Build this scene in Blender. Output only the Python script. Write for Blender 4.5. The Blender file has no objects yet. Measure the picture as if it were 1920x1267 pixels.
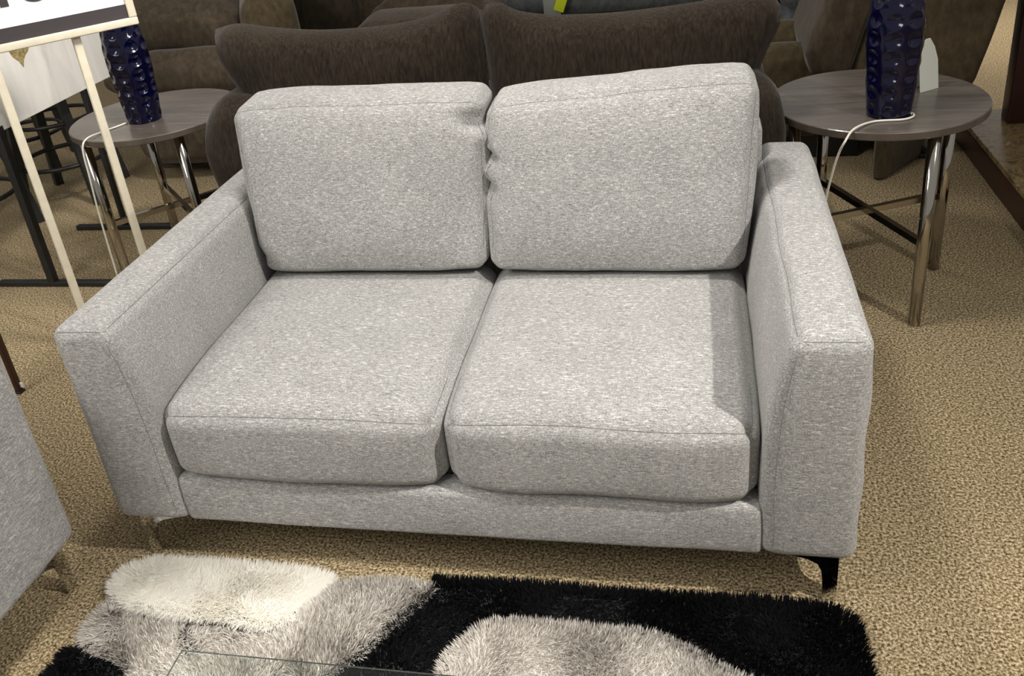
import bpy, math, random
import numpy as np
from mathutils import Vector, Matrix, noise

random.seed(7)
RNG = np.random.default_rng(11)
SC = bpy.context.scene
COL = SC.collection
R = math.radians

# ------------------------------------------------------------------ scene tree helpers
def setp(o, label=None, cat=None, group=None, kind=None):
    if label: o['label'] = label
    if cat: o['category'] = cat
    if group: o['group'] = group
    if kind: o['kind'] = kind
    return o

def thing(name, label, cat, loc=(0, 0, 0), rz=0.0, group=None):
    o = bpy.data.objects.new(name, None)
    COL.objects.link(o)
    o.empty_display_size = 0.1
    o.location = loc
    o.rotation_euler = (0, 0, rz)
    return setp(o, label, cat, group)

def link(name, vf, mat, parent=None, smooth=True, loc=None, rot=None):
    v, f = vf
    me = bpy.data.meshes.new(name)
    me.from_pydata([tuple(p) for p in v], [], [tuple(q) for q in f])
    me.materials.append(mat)
    if smooth:
        me.polygons.foreach_set('use_smooth', [True] * len(me.polygons))
    me.update()
    o = bpy.data.objects.new(name, me)
    COL.objects.link(o)
    if parent is not None: o.parent = parent
    if loc is not None: o.location = loc
    if rot is not None: o.rotation_euler = rot
    return o

def dup(root, loc, rz):
    r = root.copy(); COL.objects.link(r)
    r.location = loc; r.rotation_euler = (0, 0, rz)
    for ch in list(root.children):
        c = ch.copy(); COL.objects.link(c); c.parent = r
        for g in list(ch.children):
            d = g.copy(); COL.objects.link(d); d.parent = c
    return r

# ------------------------------------------------------------------ mesh helpers
def merge(*parts):
    V, F = [], []
    for v, f in parts:
        n = len(V)
        V += [tuple(p) for p in v]
        F += [tuple(i + n for i in q) for q in f]
    return V, F

def axis_coords(h, r, seg, flat):
    c = []
    for k in range(seg + 1):
        th = (math.pi / 4) * k / seg
        c.append(h - r + r * math.tan(th))
    pos = c
    neg = [-x for x in reversed(c)]
    mid = [(-h + r) + (2 * (h - r)) * k / flat for k in range(1, flat)]
    return neg + mid + pos

def rpoint(p, h, r):
    inner = [max(-(h[i] - r), min(h[i] - r, p[i])) for i in range(3)]
    d = Vector([p[i] - inner[i] for i in range(3)])
    if d.length < 1e-9: return Vector(p)
    d.normalize()
    return Vector(inner) + d * r

def rbox(hx, hy, hz, r, seg=3, flat=(6, 6, 6), fn=None, c=(0, 0, 0)):
    """box with rounded edges; fn(point, unit) reshapes it, unit in -1..1"""
    h = (hx, hy, hz)
    r = min(r, min(h) * 0.98)
    ax = [axis_coords(h[i], r, seg, flat[i]) for i in range(3)]
    idx, V, F = {}, [], []
    def vid(p):
        k = (round(p[0], 6), round(p[1], 6), round(p[2], 6))
        if k not in idx:
            idx[k] = len(V)
            q = rpoint(p, h, r)
            u = (p[0] / hx, p[1] / hy, p[2] / hz)
            if fn: q = fn(q, u)
            V.append((q[0] + c[0], q[1] + c[1], q[2] + c[2]))
        return idx[k]
    for a in range(3):
        b, d = (a + 1) % 3, (a + 2) % 3
        for s in (-1, 1):
            for i in range(len(ax[b]) - 1):
                for j in range(len(ax[d]) - 1):
                    q = []
                    for (m, n) in ((i, j), (i + 1, j), (i + 1, j + 1), (i, j + 1)):
                        p = [0, 0, 0]
                        p[a] = s * h[a]; p[b] = ax[b][m]; p[d] = ax[d][n]
                        q.append(vid(p))
                    F.append(q if s > 0 else q[::-1])
    return V, F

def rsurf(p, hx, hy, hz, r, fn=None, c=(0, 0, 0)):
    h = (hx, hy, hz)
    q = rpoint(p, h, r)
    if fn: q = fn(q, (p[0] / hx, p[1] / hy, p[2] / hz))
    return Vector((q[0] + c[0], q[1] + c[1], q[2] + c[2]))

def box(x0, x1, y0, y1, z0, z1):
    v = [(x0, y0, z0), (x1, y0, z0), (x1, y1, z0), (x0, y1, z0), (x0, y0, z1), (x1, y0, z1), (x1, y1, z1), (x0, y1, z1)]
    f = [(0, 3, 2, 1), (4, 5, 6, 7), (0, 1, 5, 4), (1, 2, 6, 5), (2, 3, 7, 6), (3, 0, 4, 7)]
    return v, f

def rb(x0, x1, y0, y1, z0, z1, r=0.01, seg=2, flat=(2, 2, 2), fn=None):
    return rbox((x1 - x0) / 2, (y1 - y0) / 2, (z1 - z0) / 2, r, seg, flat, fn, ((x0 + x1) / 2, (y0 + y1) / 2, (z0 + z1) / 2))

def tube(pts, r, n=8, cap=True):
    pts = [Vector(p) for p in pts]
    V, F = [], []
    up = Vector((0, 0, 1))
    for i, p in enumerate(pts):
        t = (pts[min(i + 1, len(pts) - 1)] - pts[max(i - 1, 0)]).normalized()
        a = t.cross(up)
        if a.length < 0.05: a = t.cross(Vector((1, 0, 0)))
        a.normalize(); b = t.cross(a).normalized()
        rr = r[i] if isinstance(r, (list, tuple)) else r
        for k in range(n):
            an = 2 * math.pi * k / n
            V.append(p + a * (rr * math.cos(an)) + b * (rr * math.sin(an)))
    for i in range(len(pts) - 1):
        for k in range(n):
            k2 = (k + 1) % n
            F.append((i * n + k, i * n + k2, (i + 1) * n + k2, (i + 1) * n + k))
    if cap:
        F.append(tuple(range(n))[::-1]); m = (len(pts) - 1) * n
        F.append(tuple(m + k for k in range(n)))
    return V, F

def rod(p, q, r, n=12): return tube([p, q], r, n)

def bar(p, q, w, h):
    """square bar between two points, width w across, height h"""
    p, q = Vector(p), Vector(q)
    t = (q - p).normalized()
    a = t.cross(Vector((0, 0, 1)))
    if a.length < 0.05: a = Vector((1, 0, 0))
    a.normalize(); b = a.cross(t).normalized()
    V = []
    for e in (p, q):
        for s, u in ((-1, -1), (1, -1), (1, 1), (-1, 1)):
            V.append(e + a * (s * w / 2) + b * (u * h / 2))
    F = [(3, 2, 1, 0), (4, 5, 6, 7)] + [(k, (k + 1) % 4, 4 + (k + 1) % 4, 4 + k) for k in range(4)]
    return V, F

def lathe(prof, n=48):
    V, F = [], []
    m = len(prof)
    for k in range(n):
        a = 2 * math.pi * k / n
        for (r, z) in prof: V.append((r * math.cos(a), r * math.sin(a), z))
    for k in range(n):
        k2 = (k + 1) % n
        for i in range(m - 1):
            F.append((k * m + i, k2 * m + i, k2 * m + i + 1, k * m + i + 1))
    return V, F

def spline(pts, n=12):
    """Catmull-Rom through points"""
    P = [Vector(p) for p in pts]
    P = [P[0] * 2 - P[1]] + P + [P[-1] * 2 - P[-2]]
    out = []
    for i in range(1, len(P) - 2):
        for k in range(n):
            t = k / n
            a, b, c, d = P[i - 1], P[i], P[i + 1], P[i + 2]
            out.append(0.5 * ((2 * b) + (c - a) * t + (2 * a - 5 * b + 4 * c - d) * t * t + (3 * b - a - 3 * c + d) * t ** 3))
    out.append(P[-2])
    return out

def prism(poly, z0, z1):
    n = len(poly)
    V = [(x, y, z0) for x, y in poly] + [(x, y, z1) for x, y in poly]
    F = [tuple(range(n))[::-1], tuple(range(n, 2 * n))] + [(i, (i + 1) % n, n + (i + 1) % n, n + i) for i in range(n)]
    return V, F

def xform(vf, M):
    return [M @ Vector(p) for p in vf[0]], vf[1]

def nz(p, s, seed=0.0):
    return noise.noise(Vector((p[0] * s + seed, p[1] * s - seed * 0.7, p[2] * s + seed * 1.3)))

# ------------------------------------------------------------------ materials
def mat(name):
    m = bpy.data.materials.new(name); m.use_nodes = True
    nt = m.node_tree
    return m, nt, nt.nodes['Principled BSDF']

def N(nt, typ, **kw):
    n = nt.nodes.new(typ)
    for k, val in kw.items():
        if k in n.inputs: n.inputs[k].default_value = val
        else: setattr(n, k, val)
    return n

def ramp(nt, fac, stops, interp='LINEAR'):
    n = nt.nodes.new('ShaderNodeValToRGB')
    n.color_ramp.interpolation = interp
    e = n.color_ramp.elements
    while len(e) > 1: e.remove(e[-1])
    e[0].position = stops[0][0]; e[0].color = (*stops[0][1], 1)
    for p, c in stops[1:]:
        x = e.new(p); x.color = (*c, 1)
    nt.links.new(fac, n.inputs['Fac'])
    return n.outputs['Color']

def coords(nt, scale=(1, 1, 1), rot=(0, 0, 0), kind='Object'):
    t = nt.nodes.new('ShaderNodeTexCoord'); m = nt.nodes.new('ShaderNodeMapping')
    m.inputs['Scale'].default_value = scale; m.inputs['Rotation'].default_value = rot
    nt.links.new(t.outputs[kind], m.inputs['Vector'])
    return m.outputs['Vector']

def noi(nt, vec, scale, detail=2.0, rough=0.5, dist=0.0):
    n = N(nt, 'ShaderNodeTexNoise')
    n.inputs['Scale'].default_value = scale; n.inputs['Detail'].default_value = detail
    n.inputs['Roughness'].default_value = rough; n.inputs['Distortion'].default_value = dist
    nt.links.new(vec, n.inputs['Vector'])
    return n.outputs['Fac']

def mixc(nt, fac, a, b, mode='MIX'):
    n = nt.nodes.new('ShaderNodeMix'); n.data_type = 'RGBA'; n.blend_type = mode
    L = nt.links
    if isinstance(fac, float): n.inputs[0].default_value = fac
    else: L.new(fac, n.inputs[0])
    for i, c in ((6, a), (7, b)):
        if isinstance(c, tuple): n.inputs[i].default_value = (*c, 1)
        else: L.new(c, n.inputs[i])
    return n.outputs[2]

def bump(nt, bs, h, strength, dist):
    b = nt.nodes.new('ShaderNodeBump'); b.inputs['Strength'].default_value = strength
    b.inputs['Distance'].default_value = dist
    nt.links.new(h, b.inputs['Height']); nt.links.new(b.outputs['Normal'], bs.inputs['Normal'])

def plain(name, col, rough=0.5, metal=0.0, coat=0.0, var=0.0, vs=20.0):
    m, nt, b = mat(name)
    b.inputs['Base Color'].default_value = (*col, 1)
    b.inputs['Roughness'].default_value = rough; b.inputs['Metallic'].default_value = metal
    b.inputs['Coat Weight'].default_value = coat
    if var:
        f = noi(nt, coords(nt), vs, 3)
        c = ramp(nt, f, [(0.3, tuple(x * (1 - var) for x in col)), (0.7, tuple(min(1, x * (1 + var)) for x in col))])
        nt.links.new(c, b.inputs['Base Color'])
    return m

def m_tweed():
    m, nt, b = mat('heather_grey_tweed')
    f1 = noi(nt, coords(nt, (85, 300, 400)), 1.0, 2.0, 0.55)     # long light and dark yarn slubs
    f2 = noi(nt, coords(nt, (330, 520, 520)), 1.0, 2.0, 0.6)      # weave grain
    f4 = noi(nt, coords(nt, (420, 420, 150)), 1.0, 1.0, 0.5)      # short upright slubs
    f3 = noi(nt, coords(nt), 8.0, 4.0, 0.6)
    c1 = ramp(nt, f1, [(0.30, (0.06, 0.06, 0.06)), (0.42, (0.27, 0.267, 0.262)), (0.54, (0.335, 0.331, 0.325)), (0.62, (0.54, 0.533, 0.52)), (0.70, (0.90, 0.885, 0.86))])
    c2 = ramp(nt, f2, [(0.32, (0.11, 0.109, 0.107)), (0.5, (0.32, 0.316, 0.311)), (0.66, (0.66, 0.65, 0.635))])
    c4 = ramp(nt, f4, [(0.30, (0.22, 0.218, 0.214)), (0.56, (0.32, 0.316, 0.311)), (0.70, (0.78, 0.77, 0.75))])
    c = mixc(nt, 0.42, mixc(nt, 0.30, c1, c4), c2)
    c = mixc(nt, 0.45, c, ramp(nt, f3, [(0.3, (0.42, 0.42, 0.42)), (0.7, (0.57, 0.57, 0.57))]), 'OVERLAY')
    nt.links.new(c, b.inputs['Base Color'])
    b.inputs['Roughness'].default_value = 0.95
    b.inputs['Specular IOR Level'].default_value = 0.12
    b.inputs['Sheen Weight'].default_value = 0.10
    bump(nt, b, f2, 0.4, 0.002)
    return m

def m_chenille(name, dark, light, sc=(1, 1, 1)):
    m, nt, b = mat(name)
    f1 = noi(nt, coords(nt, (90 * sc[0], 90 * sc[1], 22 * sc[2])), 1.0, 3.0, 0.65)
    f2 = noi(nt, coords(nt), 5.0, 4.0, 0.6, 0.6)
    c = ramp(nt, f1, [(0.3, dark), (0.55, tuple((a + c_) / 2 for a, c_ in zip(dark, light))), (0.75, light)])
    c = mixc(nt, 0.6, c, ramp(nt, f2, [(0.32, (0.36, 0.35, 0.34)), (0.68, (0.62, 0.62, 0.61))]), 'OVERLAY')
    nt.links.new(c, b.inputs['Base Color'])
    b.inputs['Roughness'].default_value = 0.95
    b.inputs['Specular IOR Level'].default_value = 0.1
    b.inputs['Sheen Weight'].default_value = 0.25
    b.inputs['Sheen Roughness'].default_value = 0.4
    bump(nt, b, f1, 0.3, 0.003)
    return m

def m_carpet():
    m, nt, b = mat('speckled_beige_carpet')
    v = coords(nt)
    f1 = noi(nt, v, 170.0, 5.0, 0.72, 0.0)
    f2 = noi(nt, v, 1.6, 3.0, 0.5)
    f4 = noi(nt, v, 60.0, 2.0, 0.5)
    c = ramp(nt, f1, [(0.35, (0.020, 0.015, 0.008)), (0.425, (0.15, 0.110, 0.058)), (0.50, (0.345, 0.263, 0.148)), (0.61, (0.76, 0.635, 0.425))])
    c = mixc(nt, 0.35, c, ramp(nt, f4, [(0.35, (0.40, 0.40, 0.40)), (0.65, (0.60, 0.60, 0.60))]), 'OVERLAY')
    c = mixc(nt, 0.35, c, ramp(nt, f2, [(0.35, (0.43, 0.43, 0.43)), (0.65, (0.57, 0.57, 0.57))]), 'OVERLAY')
    nt.links.new(c, b.inputs['Base Color'])
    b.inputs['Roughness'].default_value = 1.0
    b.inputs['Specular IOR Level'].default_value = 0.05
    bump(nt, b, f1, 0.9, 0.006)
    return m

def m_wood(name, cols, sc=(3.0, 40, 10), rough=0.32, rot=(0, 0, 0)):
    m, nt, b = mat(name)
    v = coords(nt, sc, rot)
    f1 = noi(nt, v, 1.0, 5.0, 0.6, 0.8)
    f2 = noi(nt, coords(nt, (sc[0] * 5, sc[1] * 6, 10), rot), 1.0, 2.0, 0.5)
    c = ramp(nt, f1, [(0.25, cols[0]), (0.5, cols[1]), (0.75, cols[2])])
    c = mixc(nt, 0.3, c, ramp(nt, f2, [(0.35, (0.38, 0.38, 0.38)), (0.65, (0.6, 0.6, 0.6))]), 'OVERLAY')
    nt.links.new(c, b.inputs['Base Color'])
    b.inputs['Roughness'].default_value = rough
    bump(nt, b, f2, 0.05, 0.001)
    return m

def m_marble():
    m, nt, b = mat('brown_marble')
    v = coords(nt, (1, 1.0, 1), (0, 0, 0.5))
    f1 = noi(nt, v, 7.0, 8.0, 0.68, 1.4)
    f2 = noi(nt, v, 3.5, 4.0, 0.6, 2.0)
    c = ramp(nt, f1, [(0.3, (0.025, 0.018, 0.010)), (0.42, (0.10, 0.075, 0.035)), (0.50, (0.26, 0.185, 0.085)), (0.57, (0.11, 0.085, 0.05)), (0.68, (0.46, 0.32, 0.20))])
    c = mixc(nt, 0.55, c, ramp(nt, f2, [(0.35, (0.36, 0.38, 0.36)), (0.65, (0.6, 0.55, 0.5))]), 'OVERLAY')
    nt.links.new(c, b.inputs['Base Color'])
    b.inputs['Roughness'].default_value = 0.22
    return m

def m_pile(name, lo, mid, hi, rough=0.55, sheen=0.2, spec=0.35, trans=0.0):
    m, nt, b = mat(name)
    g = nt.nodes.new('ShaderNodeNewGeometry')
    c = ramp(nt, g.outputs['Random Per Island'], [(0.0, lo), (0.5, mid), (1.0, hi)])
    nt.links.new(c, b.inputs['Base Color'])
    b.inputs['Roughness'].default_value = rough
    b.inputs['Specular IOR Level'].default_value = spec
    b.inputs['Sheen Weight'].default_value = sheen
    if trans:
        t = nt.nodes.new('ShaderNodeBsdfTranslucent'); mx = nt.nodes.new('ShaderNodeMixShader')
        nt.links.new(c, t.inputs['Color']); mx.inputs[0].default_value = trans
        out = nt.nodes['Material Output']
        nt.links.new(b.outputs[0], mx.inputs[1]); nt.links.new(t.outputs[0], mx.inputs[2]); nt.links.new(mx.outputs[0], out.inputs['Surface'])
    return m

def m_panel():
    m, nt, b = mat('white_streaked_panel')
    f1 = noi(nt, coords(nt, (6, 9, 1.5)), 1.0, 6.0, 0.65, 0.6)
    c = ramp(nt, f1, [(0.30, (0.60, 0.57, 0.51)), (0.42, (0.82, 0.80, 0.755)), (0.6, (0.90, 0.885, 0.85))])
    nt.links.new(c, b.inputs['Base Color'])
    b.inputs['Roughness'].default_value = 0.6
    return m

def m_glass():
    m, nt, b = mat('clear_glass')
    tr = nt.nodes.new('ShaderNodeBsdfTransparent'); tr.inputs['Color'].default_value = (0.95, 0.975, 0.96, 1)
    gl = nt.nodes.new('ShaderNodeBsdfGlossy'); gl.inputs['Roughness'].default_value = 0.01
    lw = nt.nodes.new('ShaderNodeLayerWeight'); lw.inputs['Blend'].default_value = 0.5
    pw = nt.nodes.new('ShaderNodeMath'); pw.operation = 'POWER'; pw.inputs[1].default_value = 5.0
    ma = nt.nodes.new('ShaderNodeMath'); ma.operation = 'MULTIPLY_ADD'; ma.inputs[1].default_value = 0.95; ma.inputs[2].default_value = 0.04
    mx = nt.nodes.new('ShaderNodeMixShader')
    nt.links.new(lw.outputs['Facing'], pw.inputs[0]); nt.links.new(pw.outputs[0], ma.inputs[0])
    nt.links.new(ma.outputs[0], mx.inputs[0]); nt.links.new(tr.outputs[0], mx.inputs[1]); nt.links.new(gl.outputs[0], mx.inputs[2])
    nt.links.new(mx.outputs[0], nt.nodes['Material Output'].inputs['Surface'])
    return m

TWEED = m_tweed()
THREAD = plain('grey_seam_thread', (0.17, 0.17, 0.175), 0.9)
CHROME = plain('polished_chrome', (0.50, 0.475, 0.435), 0.10, 1.0)
CHROME_LEG = plain('dark_polished_chrome', (0.62, 0.61, 0.60), 0.05, 1.0)
BROWN = m_chenille('brown_chenille', (0.013, 0.0098, 0.0068), (0.045, 0.0345, 0.0245), (1.6, 1.6, 1.3))
TAUPE = m_chenille('taupe_microfibre', (0.050, 0.039, 0.027), (0.098, 0.077, 0.053), (0.4, 0.4, 0.8))
OLIVE = m_chenille('olive_brown_microfibre', (0.060, 0.046, 0.026), (0.118, 0.092, 0.054), (0.4, 0.4, 0.8))
BLUEGREY = m_chenille('blue_grey_microfibre', (0.075, 0.085, 0.092), (0.15, 0.165, 0.175), (0.4, 0.4, 0.8))
CARPET = m_carpet()
TABLEWOOD = m_wood('grey_brown_laminate', ((0.065, 0.055, 0.046), (0.105, 0.090, 0.077), (0.15, 0.132, 0.115)), (3.0, 22, 8), 0.24, (0, 0, 0.25))
TABLEEDGE = plain('laminate_edge', (0.085, 0.068, 0.055), 0.45, var=0.2)
NAVY = plain('cobalt_glaze', (0.0015, 0.0014, 0.017), 0.13)
NAVY.node_tree.nodes['Principled BSDF'].inputs['IOR'].default_value = 1.5
CORDM = plain('white_cord', (0.80, 0.77, 0.68), 0.45)
CREAM = plain('cream_painted_wood', (0.74, 0.68, 0.54), 0.5, var=0.06, vs=30)
PAPER = plain('white_sign_board', (0.86, 0.87, 0.885), 0.5)
CHAR = plain('charcoal_print', (0.045, 0.038, 0.042), 0.6)
PANELM = m_panel()
GOLD = plain('gold_leaf_print', (0.42, 0.33, 0.15), 0.45, 0.2, var=0.45, vs=90)
BLACKMETAL = plain('black_metal', (0.012, 0.012, 0.013), 0.45, 0.0, var=0.2)
BLACKWOOD = plain('black_stained_wood', (0.018, 0.020, 0.021), 0.5, var=0.25)
MAHOG = m_wood('mahogany', ((0.016, 0.004, 0.003), (0.030, 0.008, 0.006), (0.05, 0.014, 0.010)), (3, 30, 3), 0.35)
MARBLE = m_marble()
GLASS = m_glass()
CARD = plain('pale_card', (0.72, 0.74, 0.66), 0.6)
NEON = plain('neon_yellow_tag', (0.72, 0.86, 0.02), 0.6)
GREYCARD = plain('grey_tag', (0.32, 0.34, 0.32), 0.7)
BLACKPLASTIC = plain('black_plastic', (0.010, 0.010, 0.011), 0.4)
RUGBACK = plain('rug_backing', (0.02, 0.02, 0.022), 0.95)
P_WHITE = m_pile('white_pile', (0.90, 0.88, 0.82), (0.95, 0.935, 0.895), (0.97, 0.965, 0.945), 0.6, 0.1, 0.3, 0.5)
P_GREY = m_pile('grey_pile', (0.30, 0.275, 0.245), (0.54, 0.505, 0.46), (0.86, 0.83, 0.775), 0.42, 0.1, 0.35, 0.35)
P_BLACK = m_pile('black_pile', (0.0012, 0.0012, 0.0016), (0.0022, 0.0024, 0.003), (0.005, 0.0055, 0.0065), 0.9, 0.0, 0.12)

# ------------------------------------------------------------------ floor
fl = link('floor', box(-9, 9, -5, 13, -0.05, 0.0), CARPET, smooth=False)
setp(fl, kind='structure')

# ------------------------------------------------------------------ loveseat family
AH, AB = 0.648, 0.136         # top and bottom of the arms
def seam_on(name, parent, path, r=0.0008):
    return link(name, tube(path, r, 5), THREAD, parent)

def arm_fn(side, hx, hz, seed):
    def fn(q, u):
        # inner face leans inward towards the seat, outer face is softly padded
        t = (1 - u[2]) / 2
        ain = -side * u[0]
        x = q[0]
        if ain > 0:
            w = 0.048 * (1 - (1 - min(1, t * 1.7)) ** 2)
            x += -side * w * ain
        else:
            x += side * (0.006 * math.cos(u[2] * 8.0 + seed) + 0.005) * (-ain) * (1 - u[1] ** 8) * (1 - u[2] ** 10)
        z = q[2] + 0.006 * (1 - u[0] ** 2) * max(0, u[2]) * (1 - u[1] ** 4)
        y = q[1] - 0.006 * max(0, -u[1]) * (1 - u[0] ** 2) * (1 - u[2] ** 2)
        k = 0.003 * nz(q, 7, seed)
        return Vector((x + k, y + k * 0.6, z + k * 0.5))
    return fn

def seat_fn(hx, hy, hz, seed):
    def fn(q, u):
        z = q[2] + 0.020 * max(0, u[2]) * (1 - u[0] ** 4) * (1 - (u[1] * 0.98) ** 4)
        # front corners rounded in plan, front face puffed
        fr = max(0, -u[1])
        y = q[1] - 0.014 * fr * (1 - u[0] ** 4) * (1 - 0.5 * u[2] ** 2) + 0.016 * fr ** 6 * abs(u[0]) ** 8
        x = q[0] + 0.010 * math.copysign(1, u[0]) * u[0] ** 2 * (1 - u[2] ** 2) * (1 - u[1] ** 4)
        x *= 1 - 0.006 * fr ** 5
        z -= 0.018 * fr ** 4 * abs(u[0]) ** 5 * max(0, u[2])
        z += 0.004 * fr ** 3 * max(0, -u[2]) * u[0] ** 6
        k = nz(q, 5.5, seed)
        return Vector((x, y + 0.004 * k, z + 0.005 * k))
    return fn

def back_fn(hx, hy, hz, seed, xb, xt, dents, tilt=0.0):
    """lean backwards, puff, and taper from the bottom span xb to the top span xt"""
    def fn(q, u):
        t = (q[2] / hz + 1) / 2
        x, y, z = q
        c0, c1 = (xb[0] + xb[1]) / 2, (xt[0] + xt[1]) / 2
        w0, w1 = (xb[1] - xb[0]) / 2, (xt[1] - xt[0]) / 2
        cx = c0 + (c1 - c0) * t; w = w0 + (w1 - w0) * t
        x = cx + x / hx * w
        x += 0.012 * math.copysign(1, u[0]) * u[0] ** 2 * (1 - u[2] ** 2) * (1 - u[1] ** 2)
        y += (z + hz) * 0.30
        y -= 0.045 * max(0, -u[1]) * (1 - u[0] ** 4) * (1 - (u[2] * 0.97) ** 4)
        z += 0.008 * max(0, u[2]) * (1 - u[0] ** 4) * (1 - u[1] ** 2) + 0.004 * max(0, u[2]) * u[1] + tilt * u[0] * max(0, u[2])
        z += 0.012 * max(0, -u[2]) * abs(u[0]) ** 4
        if u[2] > 0.5: z -= 0.012 * abs(u[0]) ** 8
        for (du, dw, sx, sz, ax, ay, az) in dents:
            g = math.exp(-((u[0] - du) / sx) ** 2 - ((u[2] - dw) / sz) ** 2)
            x += ax * g; y += ay * g; z += az * g
        k = nz(q, 5.0, seed); k2 = nz(q, 14.0, seed + 3)
        e = max(abs(u[0]), abs(u[2])) ** 6
        return Vector((x + 0.004 * k * e + 0.0025 * k2 * e, y + 0.006 * k, z + 0.004 * k * e + 0.003 * k2 * e))
    return fn

def corner_leg(sx, sy, zt):
    """bracket leg: two tapering wings meeting at the outer corner, sx / sy point inward"""
    def wing(horiz):
        e = 0.0 if horiz else 0.0062
        prof = [(e, 0.0), (0.026, 0.0), (0.029, 0.055), (0.032, 0.080), (0.040, 0.097), (0.058, 0.108), (0.105, 0.121), (0.130, zt), (e, zt)]
        n = len(prof); th = 0.006
        V = []
        for d in (0, th):
            for (a, z) in prof:
                V.append((sx * a, sy * d, z) if horiz else (sx * d, sy * a, z))
        F = [tuple(range(n)), tuple(range(n, 2 * n))[::-1]] + [(i, (i + 1) % n, n + (i + 1) % n, n + i) for i in range(n)]
        return V, F
    return merge(wing(True), wing(False))

def build_sofa(name, label, cat, loc, rz, W, spans, back_spans, D=0.97, hx=0.067):
    t = thing(name, label, cat, loc, rz)
    w = W / 2
    hy, hz = D / 2, (AH - AB) / 2
    # arms
    for side, sd in ((-1, 1.0), (1, 2.6)):
        cx = side * (w - hx); c = (cx, hy, (AH + AB) / 2)
        fn = arm_fn(side, hx, hz, sd)
        a = link('arm', rbox(hx, hy, hz, 0.030, 5, (4, 22, 14), fn, c), TWEED, t)
        S = lambda p: rsurf(p, hx, hy, hz, 0.030, fn, c)
        inn = -side * hx
        seam_on('seam', a, [S((inn, -hy + 2 * hy * k / 40, hz)) for k in range(1, 40)])
        seam_on('seam', a, [S((-hx + 2 * hx * k / 12, -hy, hz)) for k in range(1, 12)])
        seam_on('seam', a, [S((inn * 0.80, -hy, hz - 2 * hz * k / 30)) for k in range(2, 30)], 0.0005)
    # base: front rail with a middle seam, deck below the cushions
    def rail_fn(q, u):
        return Vector((q[0], q[1] - 0.004 * (1 - u[2] ** 2) + 0.003 * nz(q, 6, 2), q[2] - 0.003 * nz(q, 4, 5) * max(0, -u[2])))
    rx = w - 2 * hx - 0.042
    rail = link('front_rail', rb(-rx, rx, 0.010, 0.075, AB, 0.262, 0.014, 3, (24, 2, 6), rail_fn), TWEED, t)
    for sx in [(spans[i][1] + spans[i + 1][0]) / 2 for i in range(len(spans) - 1)]:
        seam_on('seam', rail, [(sx, 0.0062 + 0.004 * abs(1 - k / 5) ** 2, 0.252 - k * 0.0110) for k in range(0, 11)], 0.0012)
    link('seat_deck', rb(-(w - 2 * hx - 0.036), w - 2 * hx - 0.036, 0.076, D - 0.02, 0.145, 0.257, 0.01), TWEED, t)
    link('back_frame', rb(-(w - 2 * hx + 0.006), w - 2 * hx + 0.006, D - 0.125, D - 0.004, AB, 0.735, 0.025, 3, (4, 2, 4)), TWEED, t)
    # legs at the four corners
    for sx in (-1, 1):
        for sy in (0, 1):
            lg = corner_leg(-sx, 1 if sy == 0 else -1, AB + 0.004)
            link('leg', lg, CHROME_LEG, t, False, (sx * (w - 0.027), 0.037 if sy == 0 else D - 0.037, 0))
    # seat cushions
    for i, (x0, x1) in enumerate(spans):
        hc, hy2, hz2 = (x1 - x0) / 2, 0.335, 0.095
        c = ((x0 + x1) / 2, hy2 + 0.004, 0.2585 + hz2)
        fn = seat_fn(hc, hy2, hz2, 1.7 + 3 * i)
        r = 0.040
        cu = link('seat_cushion', rbox(hc, hy2, hz2, r, 5, (16, 18, 6), fn, c), TWEED, t)
        S = lambda p: rsurf(p, hc, hy2, hz2, r, fn, c)
        top = [S((-hc, -hy2 + 0.16 - 0.16 * k / 10, hz2)) for k in range(0, 9)] + \
              [S((-hc + 0.02 + (2 * hc - 0.04) * k / 40, -hy2, hz2)) for k in range(41)] + \
              [S((hc, -hy2 + 0.16 * k / 10, hz2)) for k in range(2, 11)]
        seam_on('seam', cu, top)
    # loose back cushions
    for i, (xb, xt, zt, dents, tilt) in enumerate(back_spans):
        hc, hy3 = (xb[1] - xb[0]) / 2, 0.072
        z0 = 0.466
        hz3 = (zt - z0) / 2
        c = (0, 0.630, z0 + hz3)
        fn = back_fn(hc, hy3, hz3, 4.2 + 2.9 * i, xb, xt, dents, tilt)
        r = 0.03
        cu = link('back_cushion', rbox(hc, hy3, hz3, r, 5, (22, 4, 20), fn, c), TWEED, t)
        S = lambda p: rsurf(p, hc, hy3, hz3, r, fn, c)
        path = [S((-hc, -hy3, -hz3 + 0.06 + (2 * hz3 - 0.06) * k / 24)) for k in range(24)] + \
               [S((-hc + 2 * hc * k / 40, -hy3, hz3)) for k in range(41)] + \
               [S((hc, -hy3, hz3 - (2 * hz3 - 0.06) * k / 24)) for k in range(1, 25)]
        seam_on('seam', cu, path)
    return t

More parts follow.
